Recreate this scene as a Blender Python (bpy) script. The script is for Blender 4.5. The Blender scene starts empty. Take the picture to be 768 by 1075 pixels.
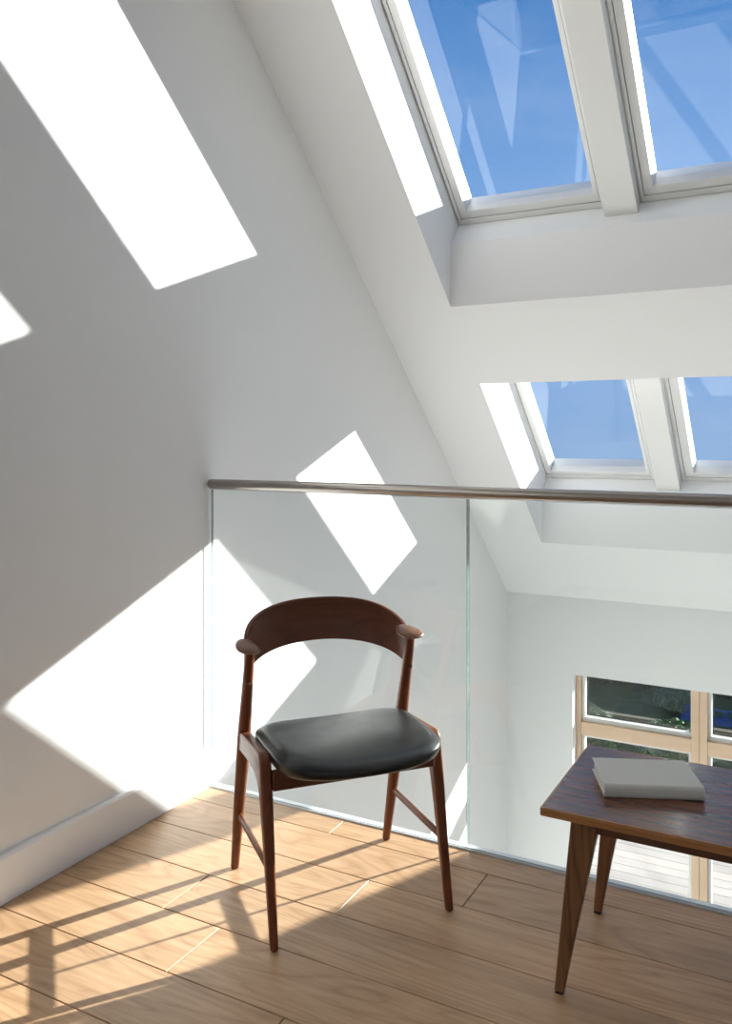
import bpy, bmesh, math, random
from mathutils import Vector, Matrix
random.seed(4)
S = bpy.context.scene
COL = S.collection

# ------------------------------------------------------------------ camera
cam = bpy.data.cameras.new('camera')
cam.sensor_fit = 'VERTICAL'; cam.sensor_height = 36.0
cam.lens = 891.0 / 1075.0 * 36.0
cam.shift_y = -79.5 / 1075.0
cam.clip_end = 500; cam.clip_start = 0.05
camo = bpy.data.objects.new('camera', cam); COL.objects.link(camo)
camo.location = (1.897, -2.341, 1.22)
camo.rotation_euler = (math.pi / 2, 0, math.radians(28.4))
S.camera = camo

# ------------------------------------------------------------------ sun and sky
SUN_A, SUN_B = 1.616, 0.629          # sun travels (-1, -A, -B)
SUN_E = 19.0
SKY_E = 0.93
sun = bpy.data.lights.new('sun', 'SUN'); sun.energy = SUN_E; sun.angle = math.radians(0.53)
sun.color = (1.0, 0.972, 0.935)
suno = bpy.data.objects.new('sun', sun); COL.objects.link(suno)
suno.rotation_euler = Vector((-1, -SUN_A, -SUN_B)).to_track_quat('-Z', 'Y').to_euler()
suno.location = (6, 10, 6)

w = bpy.data.worlds.new('World'); S.world = w; w.use_nodes = True
nt = w.node_tree; nt.nodes.clear()
N = nt.nodes.new; L = nt.links.new
out = N('ShaderNodeOutputWorld'); bg = N('ShaderNodeBackground'); bg.inputs[1].default_value = SKY_E
tc = N('ShaderNodeTexCoord'); sp = N('ShaderNodeSeparateXYZ'); L(tc.outputs['Generated'], sp.inputs[0])
mr = N('ShaderNodeMapRange'); mr.inputs[1].default_value = -0.2; mr.inputs[2].default_value = 1.0
L(sp.outputs[2], mr.inputs[0])
rp = N('ShaderNodeValToRGB'); L(mr.outputs[0], rp.inputs[0])
def zz(z): return (z + 0.2) / 1.2
e = rp.color_ramp.elements
e[0].position = 0; e[0].color = (0.30, 0.42, 0.50, 1)
e[1].position = 1; e[1].color = (0.05, 0.15, 0.42, 1)
for z, c in ((-0.08, (0.32, 0.50, 0.78)), (0.05, (0.25, 0.44, 0.79)), (0.22, (0.26, 0.47, 0.86)),
             (0.36, (0.13, 0.33, 0.73)), (0.48, (0.075, 0.25, 0.62))):
    q = e.new(zz(z)); q.color = (*c, 1)
# thin high haze wisps
mp = N('ShaderNodeMapping'); mp.inputs['Scale'].default_value = (2.0, 1.2, 5.0); mp.inputs['Rotation'].default_value = (0.5, 0.3, 0.7)
L(tc.outputs['Generated'], mp.inputs[0])
nz = N('ShaderNodeTexNoise'); nz.inputs['Scale'].default_value = 1.6; nz.inputs['Detail'].default_value = 6; nz.inputs['Roughness'].default_value = 0.55
L(mp.outputs[0], nz.inputs[0])
cr = N('ShaderNodeMapRange'); cr.inputs[1].default_value = 0.5; cr.inputs[2].default_value = 0.85; cr.inputs[4].default_value = 0.22
L(nz.outputs[0], cr.inputs[0])
mx = N('ShaderNodeMixRGB'); mx.inputs[2].default_value = (0.75, 0.85, 1.0, 1)
L(cr.outputs[0], mx.inputs[0]); L(rp.outputs[0], mx.inputs[1]); L(mx.outputs[0], bg.inputs[0]); L(bg.outputs[0], out.inputs[0])

S.view_settings.view_transform = 'Standard'
S.view_settings.look = 'None'
S.view_settings.gamma = 1.0
S.view_settings.use_curve_mapping = False
S.view_settings.exposure = 0.14

# ------------------------------------------------------------------ materials
def mat(name, col=(0.8, 0.8, 0.8), rough=0.5, metal=0.0, spec=0.5, coat=0.0, coat_r=0.1):
    m = bpy.data.materials.new(name); m.use_nodes = True
    b = m.node_tree.nodes['Principled BSDF']
    b.inputs['Base Color'].default_value = (*col, 1); b.inputs['Roughness'].default_value = rough
    b.inputs['Metallic'].default_value = metal; b.inputs['Specular IOR Level'].default_value = spec
    b.inputs['Coat Weight'].default_value = coat; b.inputs['Coat Roughness'].default_value = coat_r
    return m, m.node_tree, b

def coords(t, scale=(1, 1, 1), rot=(0, 0, 0), attr=None, spread=13.0):
    c = t.nodes.new('ShaderNodeTexCoord'); mp = t.nodes.new('ShaderNodeMapping')
    mp.inputs['Scale'].default_value = scale; mp.inputs['Rotation'].default_value = rot
    src = c.outputs['Object']
    if attr:
        a = t.nodes.new('ShaderNodeAttribute'); a.attribute_name = attr
        v = t.nodes.new('ShaderNodeVectorMath'); v.operation = 'MULTIPLY_ADD'
        v.inputs[1].default_value = (spread, spread * 0.37, spread * 0.7)
        t.links.new(a.outputs['Color'], v.inputs[0]); t.links.new(src, v.inputs[2]); src = v.outputs[0]
    t.links.new(src, mp.inputs[0]); return mp.outputs[0]

def noise(t, vec, scale, detail=4, rough=0.5, dist=0.0):
    n = t.nodes.new('ShaderNodeTexNoise'); n.inputs['Scale'].default_value = scale
    n.inputs['Detail'].default_value = detail; n.inputs['Roughness'].default_value = rough
    n.inputs['Distortion'].default_value = dist; t.links.new(vec, n.inputs[0]); return n.outputs[0]

def ramp(t, fac, stops):
    r = t.nodes.new('ShaderNodeValToRGB'); t.links.new(fac, r.inputs[0]); e = r.color_ramp.elements
    e[0].position = stops[0][0]; e[0].color = (*stops[0][1], 1)
    e[1].position = stops[-1][0]; e[1].color = (*stops[-1][1], 1)
    for p, c in stops[1:-1]:
        q = e.new(p); q.color = (*c, 1)
    return r.outputs[0]

def mixc(t, fac, a, b, mode='MIX'):
    m = t.nodes.new('ShaderNodeMixRGB'); m.blend_type = mode
    for i, v in ((0, fac), (1, a), (2, b)):
        if isinstance(v, (int, float)): m.inputs[i].default_value = v
        elif isinstance(v, tuple): m.inputs[i].default_value = (*v, 1)
        else: t.links.new(v, m.inputs[i])
    return m.outputs[0]

def bump(t, b, h, strength=0.1, dist=0.01):
    n = t.nodes.new('ShaderNodeBump'); n.inputs['Strength'].default_value = strength; n.inputs['Distance'].default_value = dist
    t.links.new(h, n.inputs['Height']); t.links.new(n.outputs[0], b.inputs['Normal'])

def wood(name, light, dark, rough=0.4, scale=1.0, axis='X', contrast=1.0, coat=0.0, attr=None, pores=0.5, spec=0.5, cath=9.0, xs=1.0, warp=0.6):
    """long-grained wood: stretched noise, growth rings and fine pores"""
    m, t, b = mat(name, light, rough, coat=coat, spec=spec)
    st = {'X': (0.9 * xs, 12, 12), 'Y': (12, 0.9, 12), 'Z': (12, 12, 0.9)}[axis]
    st = tuple(v * scale for v in st)
    v = coords(t, st, attr=attr)
    big = noise(t, v, 0.55, 3, 0.5, warp)
    mm = t.nodes.new('ShaderNodeMath'); mm.operation = 'MULTIPLY'; mm.inputs[1].default_value = cath; t.links.new(big, mm.inputs[0])
    fr = t.nodes.new('ShaderNodeMath'); fr.operation = 'PINGPONG'; fr.inputs[1].default_value = 0.5; t.links.new(mm.outputs[0], fr.inputs[0])
    rings = ramp(t, fr.outputs[0], ((0.0, (0, 0, 0)), (0.12, (0.55,) * 3), (0.5, (1, 1, 1))))
    v2 = coords(t, tuple(x * q for x, q in zip(st, (5, 9, 9) if axis == 'X' else (9, 9, 5) if axis == 'Z' else (9, 5, 9))), attr=attr)
    fine = noise(t, v2, 1.0, 5, 0.6)
    fr2 = ramp(t, fine, ((0.35, (0, 0, 0)), (0.65, (1, 1, 1))))
    c = mixc(t, rings, dark, light)
    c = mixc(t, 0.5 * contrast, light, c)
    c = mixc(t, 0.35 * pores, c, mixc(t, fr2, dark, light))
    v3 = coords(t, (1.5, 1.5, 1.5), attr=attr)
    tone = ramp(t, noise(t, v3, 1.0, 2), ((0.3, (0.88,) * 3), (0.7, (1.1,) * 3)))
    c = mixc(t, 1.0, c, tone, 'MULTIPLY')
    if attr:
        a = t.nodes.new('ShaderNodeAttribute'); a.attribute_name = attr
        sp = t.nodes.new('ShaderNodeSeparateColor'); t.links.new(a.outputs['Color'], sp.inputs[0])
        c = mixc(t, 1.0, c, ramp(t, sp.outputs[1], ((0.0, (0.86, 0.86, 0.86)), (1.0, (1.1, 1.08, 1.05)))), 'MULTIPLY')
    t.links.new(c, b.inputs['Base Color'])
    bump(t, b, fr2, 0.06, 0.002)
    return m

def plaster(name, col):
    m, t, b = mat(name, col, 0.85, spec=0.2)
    v = coords(t); n = noise(t, v, 60, 4, 0.6); bump(t, b, n, 0.05, 0.002)
    return m

M_WALL = plaster('white_plaster_wall', (0.86, 0.862, 0.855))
M_CEIL = plaster('white_plaster_ceiling', (0.85, 0.848, 0.84))
M_BASE, _, _ = mat('white_gloss_skirting', (0.88, 0.89, 0.90), 0.45)
M_PAINT, _, _ = mat('white_painted_timber', (0.80, 0.80, 0.78), 0.35)
M_GASK, _, _ = mat('dark_gasket', (0.05, 0.05, 0.05), 0.7)
M_OAK = wood('oak_boards', (0.60, 0.385, 0.225), (0.31, 0.165, 0.075), 0.42, spec=0.38, scale=0.62, axis='X', contrast=1.25, attr='rnd', pores=1.0, cath=20, xs=1.7, warp=1.0)
M_GROOVE, _, _ = mat('dark_groove', (0.10, 0.06, 0.035), 0.9)
M_WALNUT = wood('red_brown_walnut', (0.19, 0.055, 0.020), (0.065, 0.019, 0.008), 0.36, scale=1.6, axis='Z', contrast=0.8, pores=0.8, spec=0.35)
M_WALNUTX = wood('walnut_back_panel', (0.14, 0.045, 0.020), (0.055, 0.018, 0.009), 0.36, scale=1.2, axis='X', contrast=0.9, pores=0.8, spec=0.35)
M_PAD = wood('worn_walnut_pad', (0.19, 0.085, 0.045), (0.075, 0.03, 0.016), 0.34, scale=1.6, axis='Y', contrast=0.7, pores=0.8)
M_VENEER = wood('dark_rosewood_veneer', (0.17, 0.060, 0.030), (0.030, 0.012, 0.009), 0.27, scale=1.1, axis='X', contrast=1.8, coat=0.12, pores=0.8)
M_EDGE = wood('teak_edge', (0.42, 0.19, 0.07), (0.24, 0.10, 0.035), 0.4, scale=1.2, axis='X', contrast=0.6)
M_APRON = wood('dark_apron', (0.12, 0.045, 0.02), (0.06, 0.022, 0.012), 0.45, scale=1.2, axis='X', contrast=0.6)
M_TLEG = wood('brown_oak_leg', (0.24, 0.11, 0.045), (0.070, 0.029, 0.013), 0.40, scale=1.6, axis='Z', contrast=1.7)
M_PINE = wood('pale_pine_frame', (0.78, 0.57, 0.40), (0.62, 0.41, 0.25), 0.5, scale=0.9, axis='X', contrast=0.5)
M_PINEZ = wood('pale_pine_post', (0.78, 0.57, 0.40), (0.62, 0.41, 0.25), 0.5, scale=0.9, axis='Z', contrast=0.5)
M_DECK = wood('weathered_deck', (0.40, 0.36, 0.325), (0.29, 0.245, 0.21), 0.8, scale=0.8, axis='X', contrast=0.6, attr='rnd')
M_LEATHER, t, b = mat('black_leather', (0.009, 0.010, 0.010), 0.33, spec=0.5)
v = coords(t)
vor = t.nodes.new('ShaderNodeTexVoronoi'); vor.inputs['Scale'].default_value = 380; t.links.new(v, vor.inputs[0])
bump(t, b, vor.outputs[0], 0.05, 0.0006)
rr = ramp(t, noise(t, v, 9, 4, 0.6), ((0.3, (0.28,) * 3), (0.7, (0.40,) * 3))); t.links.new(rr, b.inputs['Roughness'])
M_STEEL, t, b = mat('brushed_bronze_steel', (0.36, 0.33, 0.305), 0.32, metal=1.0)
n = noise(t, coords(t, (2, 260, 260)), 1.0, 3); bump(t, b, n, 0.06, 0.001)
M_ALU, _, _ = mat('pale_aluminium', (0.74, 0.78, 0.82), 0.4, metal=0.15)
M_CLOTH, t, b = mat('grey_book_cloth', (0.62, 0.61, 0.575), 0.8, spec=0.25)
n = noise(t, coords(t), 900, 2); bump(t, b, n, 0.12, 0.0005)
M_PAGES, t, b = mat('book_pages', (0.72, 0.70, 0.64), 0.9)
n = noise(t, coords(t, (1, 1, 60)), 30, 2); bump(t, b, n, 0.3, 0.001)
M_CAP, _, _ = mat('dark_glide', (0.03, 0.02, 0.015), 0.6)

def glass(name, tint, ior=1.5, boost=1.7):
    """clear sheet: straight-through transmission plus Fresnel reflection"""
    m = bpy.data.materials.new(name); m.use_nodes = True; t = m.node_tree; t.nodes.clear()
    o = t.nodes.new('ShaderNodeOutputMaterial'); x = t.nodes.new('ShaderNodeMixShader')
    tr = t.nodes.new('ShaderNodeBsdfTransparent'); tr.inputs[0].default_value = (*tint, 1)
    g = t.nodes.new('ShaderNodeBsdfGlossy'); g.inputs['Roughness'].default_value = 0.0
    f = t.nodes.new('ShaderNodeFresnel'); f.inputs[0].default_value = ior
    mm = t.nodes.new('ShaderNodeMath'); mm.operation = 'MULTIPLY'; mm.inputs[1].default_value = boost
    ge = t.nodes.new('ShaderNodeNewGeometry'); iv = t.nodes.new('ShaderNodeMath'); iv.operation = 'SUBTRACT'; iv.inputs[0].default_value = 1.0
    t.links.new(ge.outputs['Backfacing'], iv.inputs[1]); m2 = t.nodes.new('ShaderNodeMath'); m2.operation = 'MULTIPLY'
    t.links.new(f.outputs[0], mm.inputs[0]); t.links.new(mm.outputs[0], m2.inputs[0]); t.links.new(iv.outputs[0], m2.inputs[1])
    m2.use_clamp = True; t.links.new(m2.outputs[0], x.inputs[0])
    t.links.new(tr.outputs[0], x.inputs[1]); t.links.new(g.outputs[0], x.inputs[2]); t.links.new(x.outputs[0], o.inputs[0])
    return m
M_GLASS = glass('clear_balustrade_glass', (0.968, 0.984, 0.980))
M_GLASSE, t, b = mat('green_glass_edge', (0.10, 0.17, 0.155), 0.25); b.inputs['Alpha'].default_value = 0.85
M_PANE = glass('skylight_glass', (0.95, 0.965, 0.965))
M_PANE2 = glass('window_glass', (0.86, 0.90, 0.89))

def leafmat(name, a, bcol):
    m, t, b = mat(name, a, 0.6)
    c = ramp(t, noise(t, coords(t), 6, 4), ((0.3, bcol), (0.7, a))); t.links.new(c, b.inputs['Base Color'])
    return m
M_HEDGE = leafmat('dark_hedge_leaf', (0.050, 0.085, 0.035), (0.018, 0.035, 0.018))
M_SHRUB = leafmat('grey_green_leaf', (0.20, 0.27, 0.17), (0.08, 0.13, 0.07))
M_BUSH = leafmat('mid_green_leaf', (0.10, 0.20, 0.06), (0.04, 0.09, 0.03))
M_STEM, _, _ = mat('brown_stem', (0.10, 0.07, 0.045), 0.9)
M_GRAVEL, t, b = mat('pale_gravel', (0.50, 0.50, 0.48), 0.9)
c = ramp(t, noise(t, coords(t), 14, 6, 0.7), ((0.3, (0.33, 0.33, 0.30)), (0.7, (0.60, 0.60, 0.58)))); t.links.new(c, b.inputs['Base Color'])
M_GRASS = leafmat('lawn_green', (0.12, 0.19, 0.06), (0.06, 0.10, 0.035))
M_BLUE, _, _ = mat('blue_painted_slats', (0.02, 0.09, 0.30), 0.5)

# ------------------------------------------------------------------ mesh helpers
def link(name, bm, m, parent=None, smooth=False, kind=None, auto=None):
    bmesh.ops.recalc_face_normals(bm, faces=bm.faces)
    me = bpy.data.meshes.new(name); bm.to_mesh(me); bm.free()
    for mm in (m if isinstance(m, (list, tuple)) else [m]): me.materials.append(mm)
    if smooth:
        for p in me.polygons: p.use_smooth = True
    o = bpy.data.objects.new(name, me); COL.objects.link(o)
    if parent: o.parent = parent
    if kind: o['kind'] = kind
    return o
def bev(o, wd=0.003, seg=2):
    md = o.modifiers.new('bevel', 'BEVEL'); md.width = wd; md.segments = seg; md.limit_method = 'ANGLE'; md.angle_limit = math.radians(40)
    return o
def thing(name, label, cat, loc=(0, 0, 0), rz=0, group=None, kind=None):
    o = bpy.data.objects.new(name, None); COL.objects.link(o); o.location = loc; o.rotation_euler = (0, 0, rz)
    o.empty_display_size = 0.1
    if label: o['label'] = label; o['category'] = cat
    if group: o['group'] = group
    if kind: o['kind'] = kind
    return o
def tag(o, label, cat, group=None):
    o['label'] = label; o['category'] = cat
    if group: o['group'] = group
    return o
def box(bm, x0, x1, y0, y1, z0, z1, mi=0, f=None):
    f = f or (lambda a, b, c: (a, b, c))
    vs = [bm.verts.new(f(x, y, z)) for x, y, z in ((x0, y0, z0), (x1, y0, z0), (x1, y1, z0), (x0, y1, z0), (x0, y0, z1), (x1, y0, z1), (x1, y1, z1), (x0, y1, z1))]
    fs = []
    for q in ((0, 3, 2, 1), (4, 5, 6, 7), (0, 1, 5, 4), (1, 2, 6, 5), (2, 3, 7, 6), (3, 0, 4, 7)):
        fc = bm.faces.new([vs[i] for i in q]); fc.material_index = mi; fs.append(fc)
    return fs
def prism(bm, pts, x0, x1, f, mi=0):
    """pts in a 2-D plane, extruded from x0 to x1; f(x, p, q) gives the point"""
    A = [bm.verts.new(f(x0, *p)) for p in pts]; B = [bm.verts.new(f(x1, *p)) for p in pts]
    bm.faces.new(A).material_index = mi; bm.faces.new(B[::-1]).material_index = mi
    n = len(pts)
    for i in range(n):
        bm.faces.new((A[i], B[i], B[(i + 1) % n], A[(i + 1) % n])).material_index = mi
def loft(bm, rings, cap=True, closed=True):
    R = [[bm.verts.new(p) for p in r] for r in rings]
    n = len(R[0])
    for a, b in zip(R, R[1:]):
        for i in range(n if closed else n - 1):
            bm.faces.new((a[i], a[(i + 1) % n], b[(i + 1) % n], b[i]))
    if cap and closed:
        bm.faces.new(R[0][::-1]); bm.faces.new(R[-1])
    return R
def ring(c, u, v, ru, rv, n=16, p=2.0):
    out = []
    for i in range(n):
        a = 2 * math.pi * i / n; ca, sa = math.cos(a), math.sin(a)
        out.append(Vector(c) + Vector(u) * ru * math.copysign(abs(ca) ** (2 / p), ca) + Vector(v) * rv * math.copysign(abs(sa) ** (2 / p), sa))
    return out
def tube(bm, pts, rad, n=16, p=2.0, flat=1.0, ref=(1, 0, 0), roundends=True):
    """tube along pts with a radius per point; section axes: ref and its perpendicular"""
    pts = [Vector(q) for q in pts]; rings = []
    if roundends:
        d0 = (pts[1] - pts[0]).normalized(); d1 = (pts[-1] - pts[-2]).normalized()
        P = [pts[0] - d0 * 0]; Rr = [rad[0] * 0.55]
        P.append(pts[0] + d0 * rad[0] * 0.18); Rr.append(rad[0] * 0.85)
        P.append(pts[0] + d0 * rad[0] * 0.5); Rr.append(rad[0])
        P += pts[1:-1]; Rr += list(rad[1:-1])
        P.append(pts[-1] - d1 * rad[-1] * 0.5); Rr.append(rad[-1])
        P.append(pts[-1] - d1 * rad[-1] * 0.18); Rr.append(rad[-1] * 0.85)
        P.append(pts[-1]); Rr.append(rad[-1] * 0.55)
        pts, rad = P, Rr
    for i, q in enumerate(pts):
        d = (pts[min(i + 1, len(pts) - 1)] - pts[max(i - 1, 0)]).normalized()
        u = Vector(ref); u = (u - d * u.dot(d)).normalized(); v = d.cross(u)
        rings.append(ring(q, u, v, rad[i] * flat, rad[i], n, p))
    return loft(bm, rings)

# ------------------------------------------------------------------ setting
X1 = 5.2            # right wall
YB = -4.6           # back wall
YF = 3.176          # far wall face
ZL = -2.75          # lower floor
K = 1.3275
def P(x, s, n=0.0): return (x, s * 0.7533 + n * 0.6576, 2.94 - s * 0.6576 + n * 0.7533)
YR = -1.3; SR = YR / 0.7533; ZR = 2.94 - SR * 0.6576   # top of slope

def floor_mesh():
    """individual boards: real gaps between them; each board has its own random tone"""
    bm = bmesh.new(); lay = bm.loops.layers.float_color.new('rnd')
    seams = [0.0, -0.100, -0.285, -0.4715, -0.659, -0.8555]
    while seams[-1] > YB: seams.append(seams[-1] - 0.1875)
    joints = {0: [0.557, 2.4], 1: [-.5, 1.07, 3.1], 2: [0.797, 2.7], 3: [0.391, 2.35, 4.3], 4: [0.577, 2.1, 4.0]}
    g = 0.0011
    for r in range(len(seams) - 1):
        y1, y0 = seams[r], seams[r + 1]
        js = joints.get(r)
        if js is None:
            st = (0.9, 1.75, 0.2, 1.3, 0.6)[r % 5]; js = [st, st + 1.9, st + 3.8]
        xs = [0.0] + [j for j in js if 0 < j < X1] + [X1]
        for a, b in zip(xs, xs[1:]):
            rc = (random.random(), random.random(), random.random(), 1)
            x0, x1 = a + g, b - g; ya, yb = y0 + g, y1 - g; c = 0.0012
            vs = [bm.verts.new(q) for q in ((x0, ya, -0.006), (x1, ya, -0.006), (x1, yb, -0.006), (x0, yb, -0.006),
                                            (x0, ya, -c), (x1, ya, -c), (x1, yb, -c), (x0, yb, -c),
                                            (x0 + c, ya + c, 0), (x1 - c, ya + c, 0), (x1 - c, yb - c, 0), (x0 + c, yb - c, 0))]
            for lo in (0, 4):
                for i in range(4):
                    fc = bm.faces.new((vs[lo + i], vs[lo + (i + 1) % 4], vs[lo + 4 + (i + 1) % 4], vs[lo + 4 + i]))
                    for l in fc.loops: l[lay] = rc
            fc = bm.faces.new(vs[8:12])
            for l in fc.loops: l[lay] = rc
    for fc in box(bm, 0, X1, YB, 0.0, -0.03, -0.005, 1): 
        for l in fc.loops: l[lay] = (0, 0, 0, 1)
    box(bm, 0, X1, YB, -0.001, -0.32, -0.031, 2)
    return bm
link('floor', floor_mesh(), [M_OAK, M_GROOVE, M_WALL], kind='structure')

# gable wall on the left: one prism following the roof line
bm = bmesh.new()
prof = [(YB - 0.2, ZL - 0.2), (YF + 0.35, ZL - 0.2), (YF + 0.35, 2.94 - 0.873 * (YF + 0.35) + 0.5), (YR, ZR + 0.6), (YB - 0.2, ZR + 0.6)]
prism(bm, prof, -0.25, 0.0, lambda x, y, z: (x, y, z))
link('wall_left', bm, M_WALL, kind='structure')
bm = bmesh.new()
RW = (-4.3, -3.3, 0.9, 1.5)         # unseen opening added in the right wall so sun bounces in as fill
def yz(a, b, c, d): prism(bm, [(a, c), (b, c), (b, d), (a, d)], X1, X1 + 0.2, lambda x, y, z: (x, y, z))
yz(YB - 0.2, RW[0], ZL - 0.2, ZR + 0.6); yz(RW[0], RW[1], ZL - 0.2, RW[2]); yz(RW[0], RW[1], RW[3], ZR + 0.6)
prism(bm, [(RW[1], ZL - 0.2), prof[1], prof[2], prof[3], (RW[1], ZR + 0.6)], X1, X1 + 0.2, lambda x, y, z: (x, y, z))
link('wall_right', bm, M_WALL, kind='structure')

# back wall of the loft with an opening added behind the camera for fill light
bm = bmesh.new()
BW = (1.9, 3.3, 0.9, 2.0)
box(bm, 0, BW[0], YB - 0.2, YB, ZL, ZR); box(bm, BW[1], X1, YB - 0.2, YB, ZL, ZR)
box(bm, BW[0], BW[1], YB - 0.2, YB, ZL, BW[2]); box(bm, BW[0], BW[1], YB - 0.2, YB, BW[3], ZR)
link('wall_back', bm, M_WALL, kind='structure')

# far low wall with its window opening
WX0, WX1, WZ0, WZ1 = 0.447, 4.95, -2.62, -0.336  # right end, out of view, widened to let in more sun
bm = bmesh.new()
YO = YF + 0.30
box(bm, 0, WX0, YF, YO, ZL, 0.25); box(bm, WX1, X1, YF, YO, ZL, 0.25)
box(bm, WX0, WX1, YF, YO, WZ1, 0.25); box(bm, WX0, WX1, YF, YO, ZL, WZ0)
link('wall_far', bm, M_WALL, kind='structure')
bm = bmesh.new(); box(bm, 0, X1, YB, YO, ZL - 0.15, ZL)
link('floor_lower', bm, M_WALL, kind='structure')

# sloping ceiling / roof with two rows of skylight openings
OX0, OX1 = 0.378, 2.762
ROWS = [(-0.12, 1.709, 1.522), (2.217, 3.600, 3.418)]     # top, bottom at ceiling, bottom at frame
TH = 0.44
bm = bmesh.new()
def rb(x0, x1, s0, s1, n0=0.0, n1=TH): box(bm, x0, x1, s0, s1, n0, n1, 0, P)
SE = (YO + 0.2) / 0.7533
rb(0, OX0, SR, SE); rb(OX1, X1, SR, SE)
rb(OX0, OX1, SR, ROWS[0][0]); rb(OX0, OX1, ROWS[0][1], ROWS[1][0]); rb(OX0, OX1, ROWS[1][1], SE)
for st, sb, sf in ROWS:        # splayed, near-vertical bottom reveal, then a square lip at the frame
    prism(bm, [(sb, 0.0), (sf, 0.225), (sf, TH), (sb, TH)], OX0, OX1, lambda x, s, n: P(x, s, n))
link('ceiling', bm, M_CEIL, kind='structure')
bm = bmesh.new(); box(bm, 0, X1, YB - 0.2, YR + 0.05, ZR, ZR + 0.2)
link('ceiling_flat', bm, M_CEIL, kind='structure')

# skylights
def skylight(k, x0, wd, st, sf, lip):
    """x0 = left side of the frame; sash, gasket line, pane"""
    x1 = x0 + wd
    r = thing('window_%d' % k, None, None, P(x0, sf, 0.35), kind='structure')
    inv = Vector(r.location)
    def F(x, s, n): return tuple(Vector(P(x, s, n)) - inv)
    def fr(bm, a, b, c, d, w, n0, n1, wb=None):
        wb = wb or w
        box(bm, a, b, c, c + w, n0, n1, 0, F); box(bm, a, b, d - wb, d, n0, n1, 0, F)
        box(bm, a, a + w, c + w, d - wb, n0, n1, 0, F); box(bm, b - w, b, c + w, d - wb, n0, n1, 0, F)
    bm = bmesh.new(); fr(bm, x0, x1, st, sf, 0.014, 0.360, 0.43, 0.028); bev(link('window_frame', bm, M_PAINT, r), 0.0015)
    bm = bmesh.new(); fr(bm, x0 + 0.013, x1 - 0.013, st + 0.013, sf - 0.027, 0.012, 0.374, 0.41); link('gasket', bm, M_GASK, r)
    sash_in = (x0 + (0.050 if x0 < 1 else 0.054 if st < 1 else 0.062), x1 - 0.036, st + 0.06, sf - lip)
    bm = bmesh.new()
    a, b, c, d = x0 + 0.0165, x1 - 0.0165, st + 0.016, sf - 0.031
    ia, ib, ic, idd = sash_in
    def q(pts, n): return [F(p[0], p[1], n) for p in pts]
    outer = [(a, c), (b, c), (b, d), (a, d)]; inner = [(ia, ic), (ib, ic), (ib, idd), (ia, idd)]
    inner2 = [(ia + 0.006, ic + 0.006), (ib - 0.006, ic + 0.006), (ib - 0.006, idd - 0.006), (ia + 0.006, idd - 0.006)]
    loft(bm, [q(outer, 0.462), q(outer, 0.364), q(inner, 0.364), q(inner2, 0.402), q(inner2, 0.462), q(outer, 0.462)], cap=False)
    bmesh.ops.remove_doubles(bm, verts=bm.verts, dist=1e-5)
    bev(link('sash', bm, M_PAINT, r), 0.002)
    bm = bmesh.new(); box(bm, ia + 0.001, ib - 0.001, ic + 0.001, idd - 0.001, 0.404, 0.412, 0, F); link('window_pane', bm, M_PANE, r)
k = 1; tk = 1
SETS = [([0.386, 1.212, 2.045], [0.672, 0.685, 0.715], [(1.069, 1.206), (1.905, 2.030)], 0.070),
        ([0.371, 1.180, 2.030], [0.650, 0.702, 0.730], [(1.042, 1.170), (1.892, 2.018)], 0.060)]
for (st, sb, sf), (xs, ws, ms, lip) in zip(ROWS, SETS):
    for x0, wd in zip(xs, ws):
        skylight(k, x0, wd, st, sf - 0.002, lip); k += 1
    for i, (a, b) in enumerate(ms):
        bm = bmesh.new(); box(bm, a, b, st, sf, 0.288, 0.368, 0, P)
        box(bm, xs[i] + ws[i] + 0.0003, xs[i + 1] - 0.0003, st, sf, 0.368, 0.44, 0, P)
        bev(link('trim_%d' % tk, bm, M_PAINT, None, kind='structure'), 0.002); tk += 1

# skirting board
bm = bmesh.new()
prism(bm, [(0, 0), (0.016, 0), (0.016, 0.118), (0.012, 0.126), (0, 0.128)], YB, -0.012, lambda y, x, z: (x, y, z + 0.0005))
link('baseboard_left', bm, M_BASE, kind='structure')

# far window: pine frame, white opening sashes above, fixed panes below
r = thing('window_7', None, None, (WX0, YF + 0.09, WZ0), kind='structure'); io = Vector(r.location)
def wb(x0, x1, y0, y1, z0, z1, name, m, par=None, bv=0.002):
    bm = bmesh.new(); o2 = io if par is None else io
    box(bm, x0 - io.x, x1 - io.x, y0 - io.y, y1 - io.y, z0 - io.z, z1 - io.z)
    o = link(name, bm, m, par or r); 
    if bv: bev(o, bv)
    return o
Y0, Y1 = YF + 0.09, YF + 0.20
posts = [(WX0 + 0.002, WX0 + 0.030)]
x = 1.165
while x < WX1 - 0.2:
    posts.append((x, x + 0.093)); x += 0.79
posts.append((WX1 - 0.04, WX1 - 0.002))
ZT = WZ1 - 0.002
for a, b in posts:
    if b - a > 0.06:
        m = (a + b) / 2
        bm = bmesh.new()
        box(bm, a - io.x, m - 0.001 - io.x, 0, 0.11, WZ0 + 0.002 - io.z, ZT - io.z); box(bm, m + 0.001 - io.x, b - io.x, 0, 0.11, WZ0 + 0.002 - io.z, ZT - io.z)
        bev(link('post', bm, M_PINEZ, r), 0.002)
    else: wb(a, b, Y0, Y1, WZ0 + 0.002, ZT, 'post', M_PINEZ)
ZR1, ZR0 = -0.668, -0.752
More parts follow.
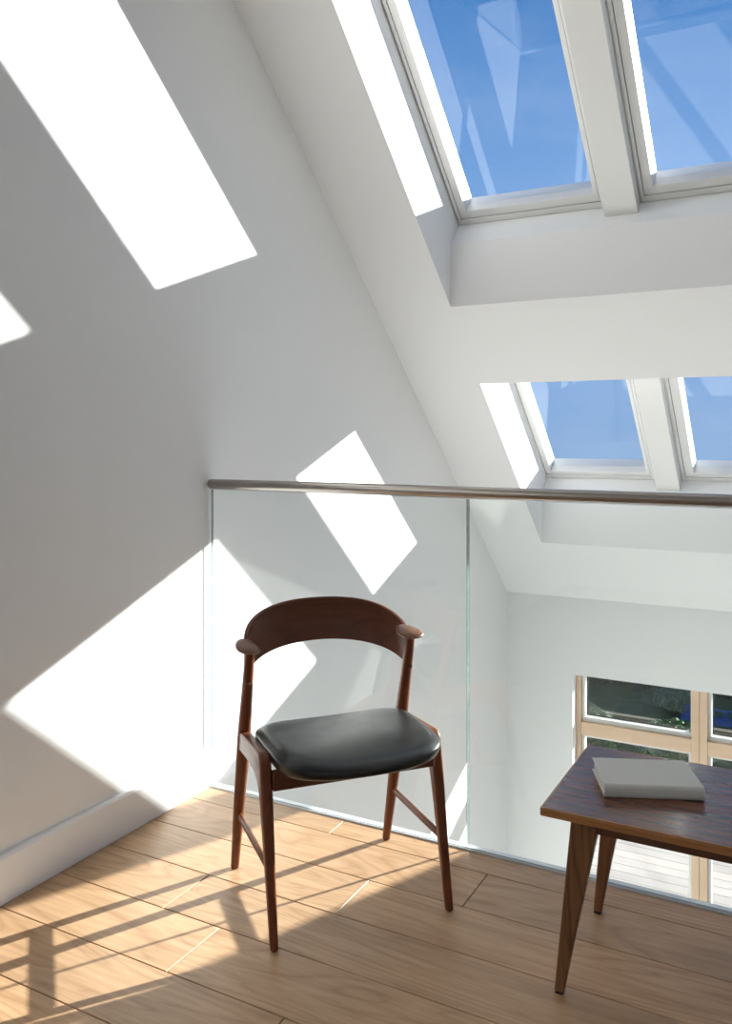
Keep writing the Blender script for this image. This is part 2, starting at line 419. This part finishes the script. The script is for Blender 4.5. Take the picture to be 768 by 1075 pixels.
for (a0, a1), (b0, b1) in zip(posts, posts[1:]):
    xa, xb = a1 + 0.0005, b0 - 0.0005
    wb(xa, xb, Y0 + 0.004, Y1, ZR0, ZR1, 'rail', M_PINE)
    wb(xa, xb, Y0 + 0.004, Y1, WZ0 + 0.002, WZ0 + 0.07, 'rail', M_PINE)
    bm = bmesh.new(); f = 0.020
    A = (xa + 0.001 - io.x, xb - 0.001 - io.x, ZR1 + 0.001 - io.z, ZT - 0.001 - io.z)
    y0, y1 = 0.030, 0.105
    box(bm, A[0], A[1], y0, y1, A[2], A[2] + f + 0.008); box(bm, A[0], A[1], y0, y1, A[3] - 0.012, A[3])
    box(bm, A[0], A[0] + f, y0, y1, A[2] + f + 0.008, A[3] - 0.012); box(bm, A[1] - 0.006, A[1], y0, y1, A[2] + f + 0.008, A[3] - 0.012)
    s = bev(link('sash', bm, M_PAINT, r), 0.002)
    bm = bmesh.new(); box(bm, A[0] + f - 0.004, A[1] - 0.002, 0.086, 0.092, A[2] + f + 0.004, A[3] - 0.008); link('window_pane', bm, M_PANE2, r)
    bm = bmesh.new(); zb = A[2] + f + 0.008
    box(bm, A[0] + f, A[1] - 0.006, 0.080, 0.086, zb, zb + 0.006); box(bm, A[0] + f, A[0] + f + 0.006, 0.080, 0.086, zb + 0.006, A[3] - 0.014)
    link('gasket', bm, M_GASK, r)
    hx = A[1] - 0.045
    bm = bmesh.new(); box(bm, hx, hx + 0.028, 0.023, 0.0298, A[2] + 0.018, A[2] + 0.030); box(bm, hx + 0.02, hx + 0.028, 0.023, 0.0298, A[2] + 0.030, A[2] + 0.052)
    bev(link('handle', bm, M_ALU, r), 0.001)
    bm = bmesh.new(); box(bm, xa + 0.001 - io.x, xb - 0.001 - io.x, 0.03, 0.08, WZ0 + 0.071 - io.z, WZ0 + 0.09 - io.z)
    box(bm, xa + 0.001 - io.x, xb - 0.001 - io.x, 0.03, 0.08, ZR0 - 0.018 - io.z, ZR0 - 0.001 - io.z)
    for q in (xa + 0.001, xb - 0.019): box(bm, q - io.x, q + 0.018 - io.x, 0.03, 0.08, WZ0 + 0.09 - io.z, ZR0 - 0.018 - io.z)
    link('bead', bm, M_PAINT, r)
    bm = bmesh.new(); box(bm, xa + 0.012 - io.x, xb - 0.012 - io.x, 0.05, 0.056, WZ0 + 0.08 - io.z, ZR0 - 0.01 - io.z); link('window_pane', bm, M_PANE, r)

# ------------------------------------------------------------------ outside
ZG = -2.95
bm = bmesh.new(); box(bm, -30, 40, YO + 0.001, 45, ZG - 0.3, ZG)
link('ground', bm, M_GRASS, kind='structure')
bm = bmesh.new(); lay = bm.loops.layers.float_color.new('rnd')
y = YO + 0.02
while y < 8.2:
    fs = box(bm, -2, 7, y, y + 0.133, ZG + 0.1, ZG + 0.19); c = (random.random(), random.random(), random.random(), 1)
    for fc in fs:
        for l in fc.loops: l[lay] = c
    y += 0.140
fs = box(bm, -2, 7, YO + 0.02, 8.2, ZG + 0.002, ZG + 0.1, 1)
for fc in fs:
    for l in fc.loops: l[lay] = (0.5, 0.2, 0.5, 1)
link('deck', bm, [M_DECK, M_GROOVE], kind='structure')
bm = bmesh.new(); box(bm, -6, 9, 8.25, 9.0, ZG + 0.002, ZG + 0.03)
link('path', bm, M_GRAVEL, kind='structure')
bm = bmesh.new(); box(bm, -6, 9, 9.52, 9.62, ZG + 0.002, ZG + 0.35)
link('kerb', bm, M_STEM, kind='structure')

def leaves(bm, n, shape, size):
    for _ in range(n):
        p, nrm = shape()
        d = Vector((random.gauss(0, 1), random.gauss(0, 1), random.gauss(0, 1))).normalized()
        nn = (nrm * 0.8 + d).normalized(); u = nn.orthogonal().normalized(); u.rotate(Matrix.Rotation(random.random() * 6.28, 3, nn)); v = nn.cross(u)
        s = size * random.uniform(0.6, 1.3)
        bm.faces.new([bm.verts.new(p + q) for q in (u * s, v * s * 0.45, -u * s, -v * s * 0.45)])
def ellip(c, r):
    def f():
        d = Vector((random.gauss(0, 1), random.gauss(0, 1), random.gauss(0, 1))).normalized()
        if d.z < -0.3: d.z = -d.z
        k = random.uniform(0.82, 1.02)
        return Vector((c[0] + d.x * r[0] * k, c[1] + d.y * r[1] * k, c[2] + d.z * r[2] * k)), d
    return f
def shrub(name, loc, r, n, size, m, label, cat='shrub', group=None):
    o = thing(name, label, cat, loc, group=group)
    bm = bmesh.new()
    leaves(bm, n, ellip((0, 0, r[2] * 0.85), r), size)
    link('foliage', bm, m, o)
    bm = bmesh.new()
    for i in range(5):
        a = i * 1.26
        tube(bm, [(0, 0, 0), (math.cos(a) * r[0] * 0.3, math.sin(a) * r[1] * 0.3, r[2] * 0.7), (math.cos(a) * r[0] * 0.55, math.sin(a) * r[1] * 0.55, r[2] * 1.3)], [0.03, 0.02, 0.008], 6)
    link('stem', bm, M_STEM, o)
    return o
o = thing('hedge', 'long dark evergreen hedge outside, behind the far window', 'hedge', (0, 13.0, ZG))
bm = bmesh.new()
def hs():
    t = random.random()
    if t < 0.6: return Vector((random.uniform(-5, 5), -0.75 + random.uniform(-0.06, 0.12) + 0.12 * math.sin(random.random() * 6), random.uniform(0.05, 0.85))), Vector((0, -1, 0.2))
    return Vector((random.uniform(-5, 5), random.uniform(-0.75, 0.6), 0.85 + random.uniform(-0.08, 0.08))), Vector((0, 0, 1))
leaves(bm, 9000, hs, 0.10); link('foliage', bm, M_HEDGE, o)
bm = bmesh.new(); box(bm, -5, 5, -0.62, 0.6, 0.0, 0.76)
bmesh.ops.subdivide_edges(bm, edges=bm.edges, cuts=5, use_grid_fill=True); link('inner_twigs', bm, M_STEM, o)
shrub('shrub', (-0.02, 11.2, ZG), (0.40, 0.35, 0.19), 1800, 0.05, M_SHRUB, 'pale rounded shrub before the dark hedge, seen through the upper pane')
shrub('shrub', (-0.80, 8.75, ZG), (0.40, 0.35, 0.34), 1500, 0.05, M_BUSH, 'leftmost low green bush beside the deck, seen below the window rail')
shrub('shrub', (0.25, 8.75, ZG), (0.45, 0.35, 0.34), 1200, 0.05, M_BUSH, 'low green bush beside the deck, seen close to the pine post')

bn = thing('garden_bench', 'low blue slatted bench in front of the hedge, seen through the far window', 'bench', (0.82, 10.6, ZG))
bm = bmesh.new()
for q in range(4): box(bm, -0.75, 0.75, -0.16 + q * 0.085, -0.09 + q * 0.085, 0.12, 0.142)
link('seat', bm, M_BLUE, bn)
bm = bmesh.new()
for q in range(9): box(bm, -0.72 + q * 0.17, -0.66 + q * 0.17, 0.181, 0.199, 0.08, 0.22)
box(bm, -0.75, 0.75, 0.18, 0.20, 0.221, 0.25); link('backrest', bm, M_BLUE, bn)
for qx in (-0.68, 0.68):
    for qy in (-0.14, 0.13):
        bm = bmesh.new(); box(bm, qx - 0.025, qx + 0.025, qy - 0.02, qy + 0.02, 0, 0.119); link('leg', bm, M_BLUE, bn)

# ------------------------------------------------------------------ balustrade
bal = thing('glass_balustrade', 'frameless clear glass balustrade with round bronze steel handrail at the loft edge', 'railing', (0, 0.009, 0))
for a, b in ((0.017, 0.9665), (0.9715, 2.10), (2.105, 3.20), (3.205, 4.3), (4.305, 5.15)):
    bm = bmesh.new()
    fs = box(bm, a, b, -0.006, 0.006, -0.18, 1.035)
    for i in (1, 3, 5): fs[i].material_index = 1
    fs[0].material_index = 1
    link('glass_panel', bm, [M_GLASS, M_GLASSE], bal)
bm = bmesh.new(); box(bm, 0.002, X1 - 0.002, -0.0085, -0.0062, -0.2, 0.004); box(bm, 0.002, X1 - 0.002, 0.0062, 0.026, -0.2, 0.002)
link('base_channel', bm, M_ALU, bal)
bm = bmesh.new()
tube(bm, [(0.004, 0, 1.054), (0.03, 0, 1.054), (2.6, 0, 1.054), (X1 - 0.004, 0, 1.054)], [0.0175] * 4, 32, ref=(0, 1, 0))
o = link('handrail', bm, M_STEEL, bal, smooth=True)

# ------------------------------------------------------------------ chair
TH_C = math.radians(49.9)
ch = thing('armchair', 'dark walnut dining armchair with black leather seat and curved backrest on the oak floor', 'chair', (0.74, -0.364, 0), TH_C)
def arc(c, r, a0, a1, n):
    return [(c[0] + r * math.cos(math.radians(a0 + (a1 - a0) * i / n)), c[1] + r * math.sin(math.radians(a0 + (a1 - a0) * i / n))) for i in range(n + 1)]
for sx in (-1, 1):
    # front leg with the side rail, bent in one piece (profile in y,z)
    bm = bmesh.new()
    prof = [(0.098, 0.425), (0.03, 0.428), (-0.05, 0.433), (-0.098, 0.436)]
    prof += arc((-0.104, 0.408), 0.028, 88, 172, 6)
    prof += [(-0.150, 0.33), (-0.182, 0.16), (-0.2165, 0.0)]
    prof += [(-0.196, 0.0), (-0.158, 0.16), (-0.122, 0.31)]
    prof += [(-0.112, 0.340), (-0.092, 0.362), (-0.062, 0.374), (-0.02, 0.378), (0.03, 0.376), (0.104, 0.372)]
    hw = lambda z: 0.0095 + 0.0055 * min(1, max(0, z / 0.35))
    A = [bm.verts.new((sx * 0.232 - hw(z), y, z)) for y, z in prof]; B = [bm.verts.new((sx * 0.232 + hw(z), y, z)) for y, z in prof]
    bm.faces.new(A); bm.faces.new(B[::-1]); n = len(prof)
    for i in range(n): bm.faces.new((A[i], B[i], B[(i + 1) % n], A[(i + 1) % n]))
    o = link('leg', bm, M_WALNUT, ch, smooth=False); bev(o, 0.0065, 4)
    for p in o.data.polygons: p.use_smooth = True
    # rear leg: leans forward all the way up to the arm pad
    bm = bmesh.new()
    def ry(z): return 0.212 - 0.272 * z
    zs = [0.0, 0.05, 0.2, 0.34, 0.40, 0.46, 0.56, 0.665]
    rs = [0.0115, 0.0125, 0.0155, 0.0175, 0.0185, 0.017, 0.0145, 0.0125]
    tube(bm, [(sx * 0.232, ry(z), z) for z in zs], rs, 20, 2.3)
    link('leg', bm, M_WALNUT, ch, smooth=True)
    # stretcher
    bm = bmesh.new(); tube(bm, [(sx * 0.232, ry(0.175) - 0.004, 0.172), (sx * 0.232, 0.0, 0.172), (sx * 0.232, -0.160, 0.172)], [0.009, 0.0095, 0.009], 14, 2.6, flat=0.75)
    link('stretcher', bm, M_WALNUT, ch, smooth=True)
    # arm pad
    bm = bmesh.new(); rings = []
    L0, L1 = 0.075, -0.045
    n = 14
    for i in range(n + 1):
        t = i / n; y = L0 + (L1 - L0) * t
        k = math.sqrt(max(0.0, 1 - abs(2 * t - 1) ** 2.4))
        wdt = (0.022 + 0.016 * t) * max(k, 0.04); th = 0.0105 * max(k, 0.06)
        cx = (0.213 if sx > 0 else -0.243) + sx * 0.006 * t; cz = 0.668 + 0.004 - 0.008 * (t - 0.5)
        u = Vector((math.cos(0.16), 0, sx * math.sin(0.16) * 0.6))
        rings.append(ring((cx, y, cz), u, (0, 0, 1), wdt, th, 18, 2.2))
    loft(bm, rings); link('arm_pad', bm, M_PAD, ch, smooth=True)
# front and rear seat rails
bm = bmesh.new(); box(bm, -0.2185, 0.2185, -0.150, -0.130, 0.352, 0.400); bev(link('front_rail', bm, M_WALNUTX, ch), 0.003)
bm = bmesh.new(); box(bm, -0.2185, 0.2185, 0.088, 0.106, 0.358, 0.402); bev(link('rear_rail', bm, M_WALNUTX, ch), 0.003)
# backrest: bent panel, arched top and bottom
bm = bmesh.new(); nU, nV = 48, 8
def bk(u, v, off):
    # u -1..1 across, v 0..1 up; the panel bows backward between the posts
    a = u * math.radians(88)
    x = 0.236 * math.copysign(abs(math.sin(a)) ** 1.0, a); y = 0.035 + 0.150 * abs(math.cos(a)) ** 0.85
    zt = 0.753 - 0.092 * abs(u) ** 2.3
    zb = 0.632 - 0.072 * abs(u) ** 2.0
    zc = zb + (zt - zb) * v
    zc += 0.0
    y += 0.010 * (v - 0.4) + 0.006 * math.sin(v * math.pi)
    nx, ny = math.sin(a) * 1.0, math.cos(a)
    return Vector((x + nx * off, y + ny * off, zc))
T = 0.0065
G0 = [[bm.verts.new(bk(-1 + 2 * i / nU, j / nV, -T)) for j in range(nV + 1)] for i in range(nU + 1)]
G1 = [[bm.verts.new(bk(-1 + 2 * i / nU, j / nV, T)) for j in range(nV + 1)] for i in range(nU + 1)]
for i in range(nU):
    for j in range(nV):
        bm.faces.new((G0[i][j], G0[i + 1][j], G0[i + 1][j + 1], G0[i][j + 1])); bm.faces.new((G1[i][j], G1[i][j + 1], G1[i + 1][j + 1], G1[i + 1][j]))
    bm.faces.new((G0[i][0], G1[i][0], G1[i + 1][0], G0[i + 1][0])); bm.faces.new((G0[i][nV], G0[i + 1][nV], G1[i + 1][nV], G1[i][nV]))
for i in (0, nU):
    for j in range(nV): bm.faces.new((G0[i][j], G0[i][j + 1], G1[i][j + 1], G1[i][j]))
o = link('backrest', bm, M_WALNUTX, ch, smooth=True); bev(o, 0.003, 3)
# seat cushion
bm = bmesh.new()
def outl(k, grow):
    pts = []
    for i in range(56):
        a = 2 * math.pi * i / 56; ca, sa = math.cos(a), math.sin(a); p = 5.0
        ex = math.copysign(abs(ca) ** (2 / p), ca); ey = math.copysign(abs(sa) ** (2 / p), sa)
        hwid = 0.217 + 0.003 * ey
        x = (hwid + grow) * ex * k; y = -0.078 + (0.158 + grow) * ey * k
        if ey < 0: y -= 0.026 * (1 - abs(ex) ** 2) * k * abs(ey)
        pts.append((x, y))
    return pts
rings = []
for k, g, z in ((0.05, -0.01, 0.398), (0.9, -0.01, 0.398), (1, -0.010, 0.399), (1, -0.001, 0.404), (1, 0.005, 0.415), (1, 0.006, 0.427), (1, 0.001, 0.438), (0.975, -0.003, 0.446), (0.94, -0.006, 0.4500), (0.90, -0.008, 0.4515), (0.82, -0.01, 0.4525), (0.55, -0.01, 0.454), (0.25, -0.01, 0.455), (0.05, -0.01, 0.455)):
    rr = []
    for x, y in outl(k, g):
        dz = 0.0
        if z > 0.41:
            dz = 0.010 * (x / 0.22) ** 2 - 0.010 * max(0, (-y - 0.12) / 0.15) ** 2 + 0.002 * max(0, (y + 0.05) / 0.15)
        if z < 0.43: dz += 0.008 * (x / 0.22) ** 2
        rr.append(Vector((x, y, z + dz - 0.004)))
    rings.append(rr)
loft(bm, rings)
o = link('seat', bm, M_LEATHER, ch, smooth=True)
md = o.modifiers.new('sub', 'SUBSURF'); md.levels = 1; md.render_levels = 2

# ------------------------------------------------------------------ side table
TX0, TX1, TY0, TY1, TZ = 1.356, 2.46, -0.552, -0.130, 0.42
tb = thing('side_table', 'low dark rosewood side table with splayed tapering legs, standing by the glass', 'table', ((TX0 + TX1) / 2, (TY0 + TY1) / 2, 0))
cx, cy = tb.location.x, tb.location.y
hx, hy = (TX1 - TX0) / 2, (TY1 - TY0) / 2
bm = bmesh.new(); box(bm, -hx + 0.004, hx - 0.004, -hy + 0.004, hy - 0.004, TZ - 0.004, TZ); link('table_top', bm, M_VENEER, tb)
bm = bmesh.new()
rings = []
for ins, z in ((0.004, TZ), (0.0005, TZ), (0, TZ - 0.001), (0, TZ - 0.0065), (0.0022, TZ - 0.0072), (0.0022, TZ - 0.0085), (0, TZ - 0.0092), (0.0005, TZ - 0.017), (0.003, TZ - 0.019), (0.03, TZ - 0.019)):
    rings.append([(-hx + ins, -hy + ins, z), (hx - ins, -hy + ins, z), (hx - ins, hy - ins, z), (-hx + ins, hy - ins, z)])
loft(bm, rings, cap=False)
bmesh.ops.contextual_create(bm, geom=[e for e in bm.edges if e.is_boundary and e.verts[0].co.z < TZ - 0.015])
link('edge_band', bm, M_EDGE, tb)
zt = TZ - 0.0195
bm = bmesh.new()
ax, ay = hx - 0.055, hy - 0.045
box(bm, -ax, ax, -ay, -ay + 0.018, zt - 0.034, zt); box(bm, -ax, ax, ay - 0.018, ay, zt - 0.034, zt)
box(bm, -ax, -ax + 0.018, -ay + 0.018, ay - 0.018, zt - 0.034, zt); box(bm, ax - 0.018, ax, -ay + 0.018, ay - 0.018, zt - 0.034, zt)
bev(link('apron', bm, M_APRON, tb), 0.002)
for sx in (-1, 1):
    for sy in (-1, 1):
        bm = bmesh.new(); rings = []
        for i in range(7):
            t = i / 6; z = 0.004 + (zt - 0.004) * t
            xo = hx - 0.018 - 0.040 * t; wx = 0.021 + 0.041 * t ** 1.1       # outer side and width along x
            yo = hy - 0.042 + 0.008 * t if sy < 0 else hy - 0.004 - 0.020 * t
            wy = 0.020 + 0.010 * t
            x0, x1 = xo - wx, xo; y0, y1 = yo - wy, yo
            rings.append([Vector((sx * a, sy * b, z)) for a, b in ((x0, y0), (x1, y0), (x1, y1), (x0, y1))])
        loft(bm, rings); lg = bev(link('leg', bm, M_TLEG, tb), 0.005, 3)
        bm = bmesh.new(); xo = hx - 0.018; yo = hy - 0.042 if sy < 0 else hy - 0.004
        a, b = sorted((sx * (xo - 0.019), sx * (xo - 0.002))); c, d = sorted((sy * (yo - 0.018), sy * (yo - 0.002)))
        box(bm, a, b, c, d, 0.0, 0.0038); link('foot_glide', bm, M_CAP, lg)

# book
bk_o = thing('book', 'thick book in plain light grey cloth lying closed on the dark table', 'book', (1.5355, -0.3225, TZ), math.radians(23.0))
W2, D2, Hh = 0.1075, 0.0785, 0.030
bm = bmesh.new()
box(bm, -W2, W2, -D2 + 0.004, D2, Hh - 0.003, Hh); box(bm, -W2, W2, -D2 + 0.004, D2, 0.0002, 0.003)
bev(link('cover_board', bm, M_CLOTH, bk_o), 0.0008)
bm = bmesh.new()
pr = [(-D2 + 0.004, 0.0002), (-D2 + 0.001, 0.003), (-D2 - 0.001, 0.008), (-D2 - 0.0018, Hh / 2), (-D2 - 0.001, Hh - 0.008), (-D2 + 0.001, Hh - 0.003), (-D2 + 0.004, Hh),
      (-D2 + 0.0055, Hh - 0.003), (-D2 + 0.003, Hh - 0.008), (-D2 + 0.0025, Hh / 2), (-D2 + 0.003, 0.008), (-D2 + 0.0055, 0.003)]
prism(bm, pr, -W2, W2, lambda x, y, z: (x, y, z)); link('spine', bm, M_CLOTH, bk_o)
bm = bmesh.new(); box(bm, -W2 + 0.004, W2 - 0.004, -D2 + 0.006, D2 - 0.004, 0.0032, Hh - 0.0032); link('page_block', bm, M_PAGES, bk_o)
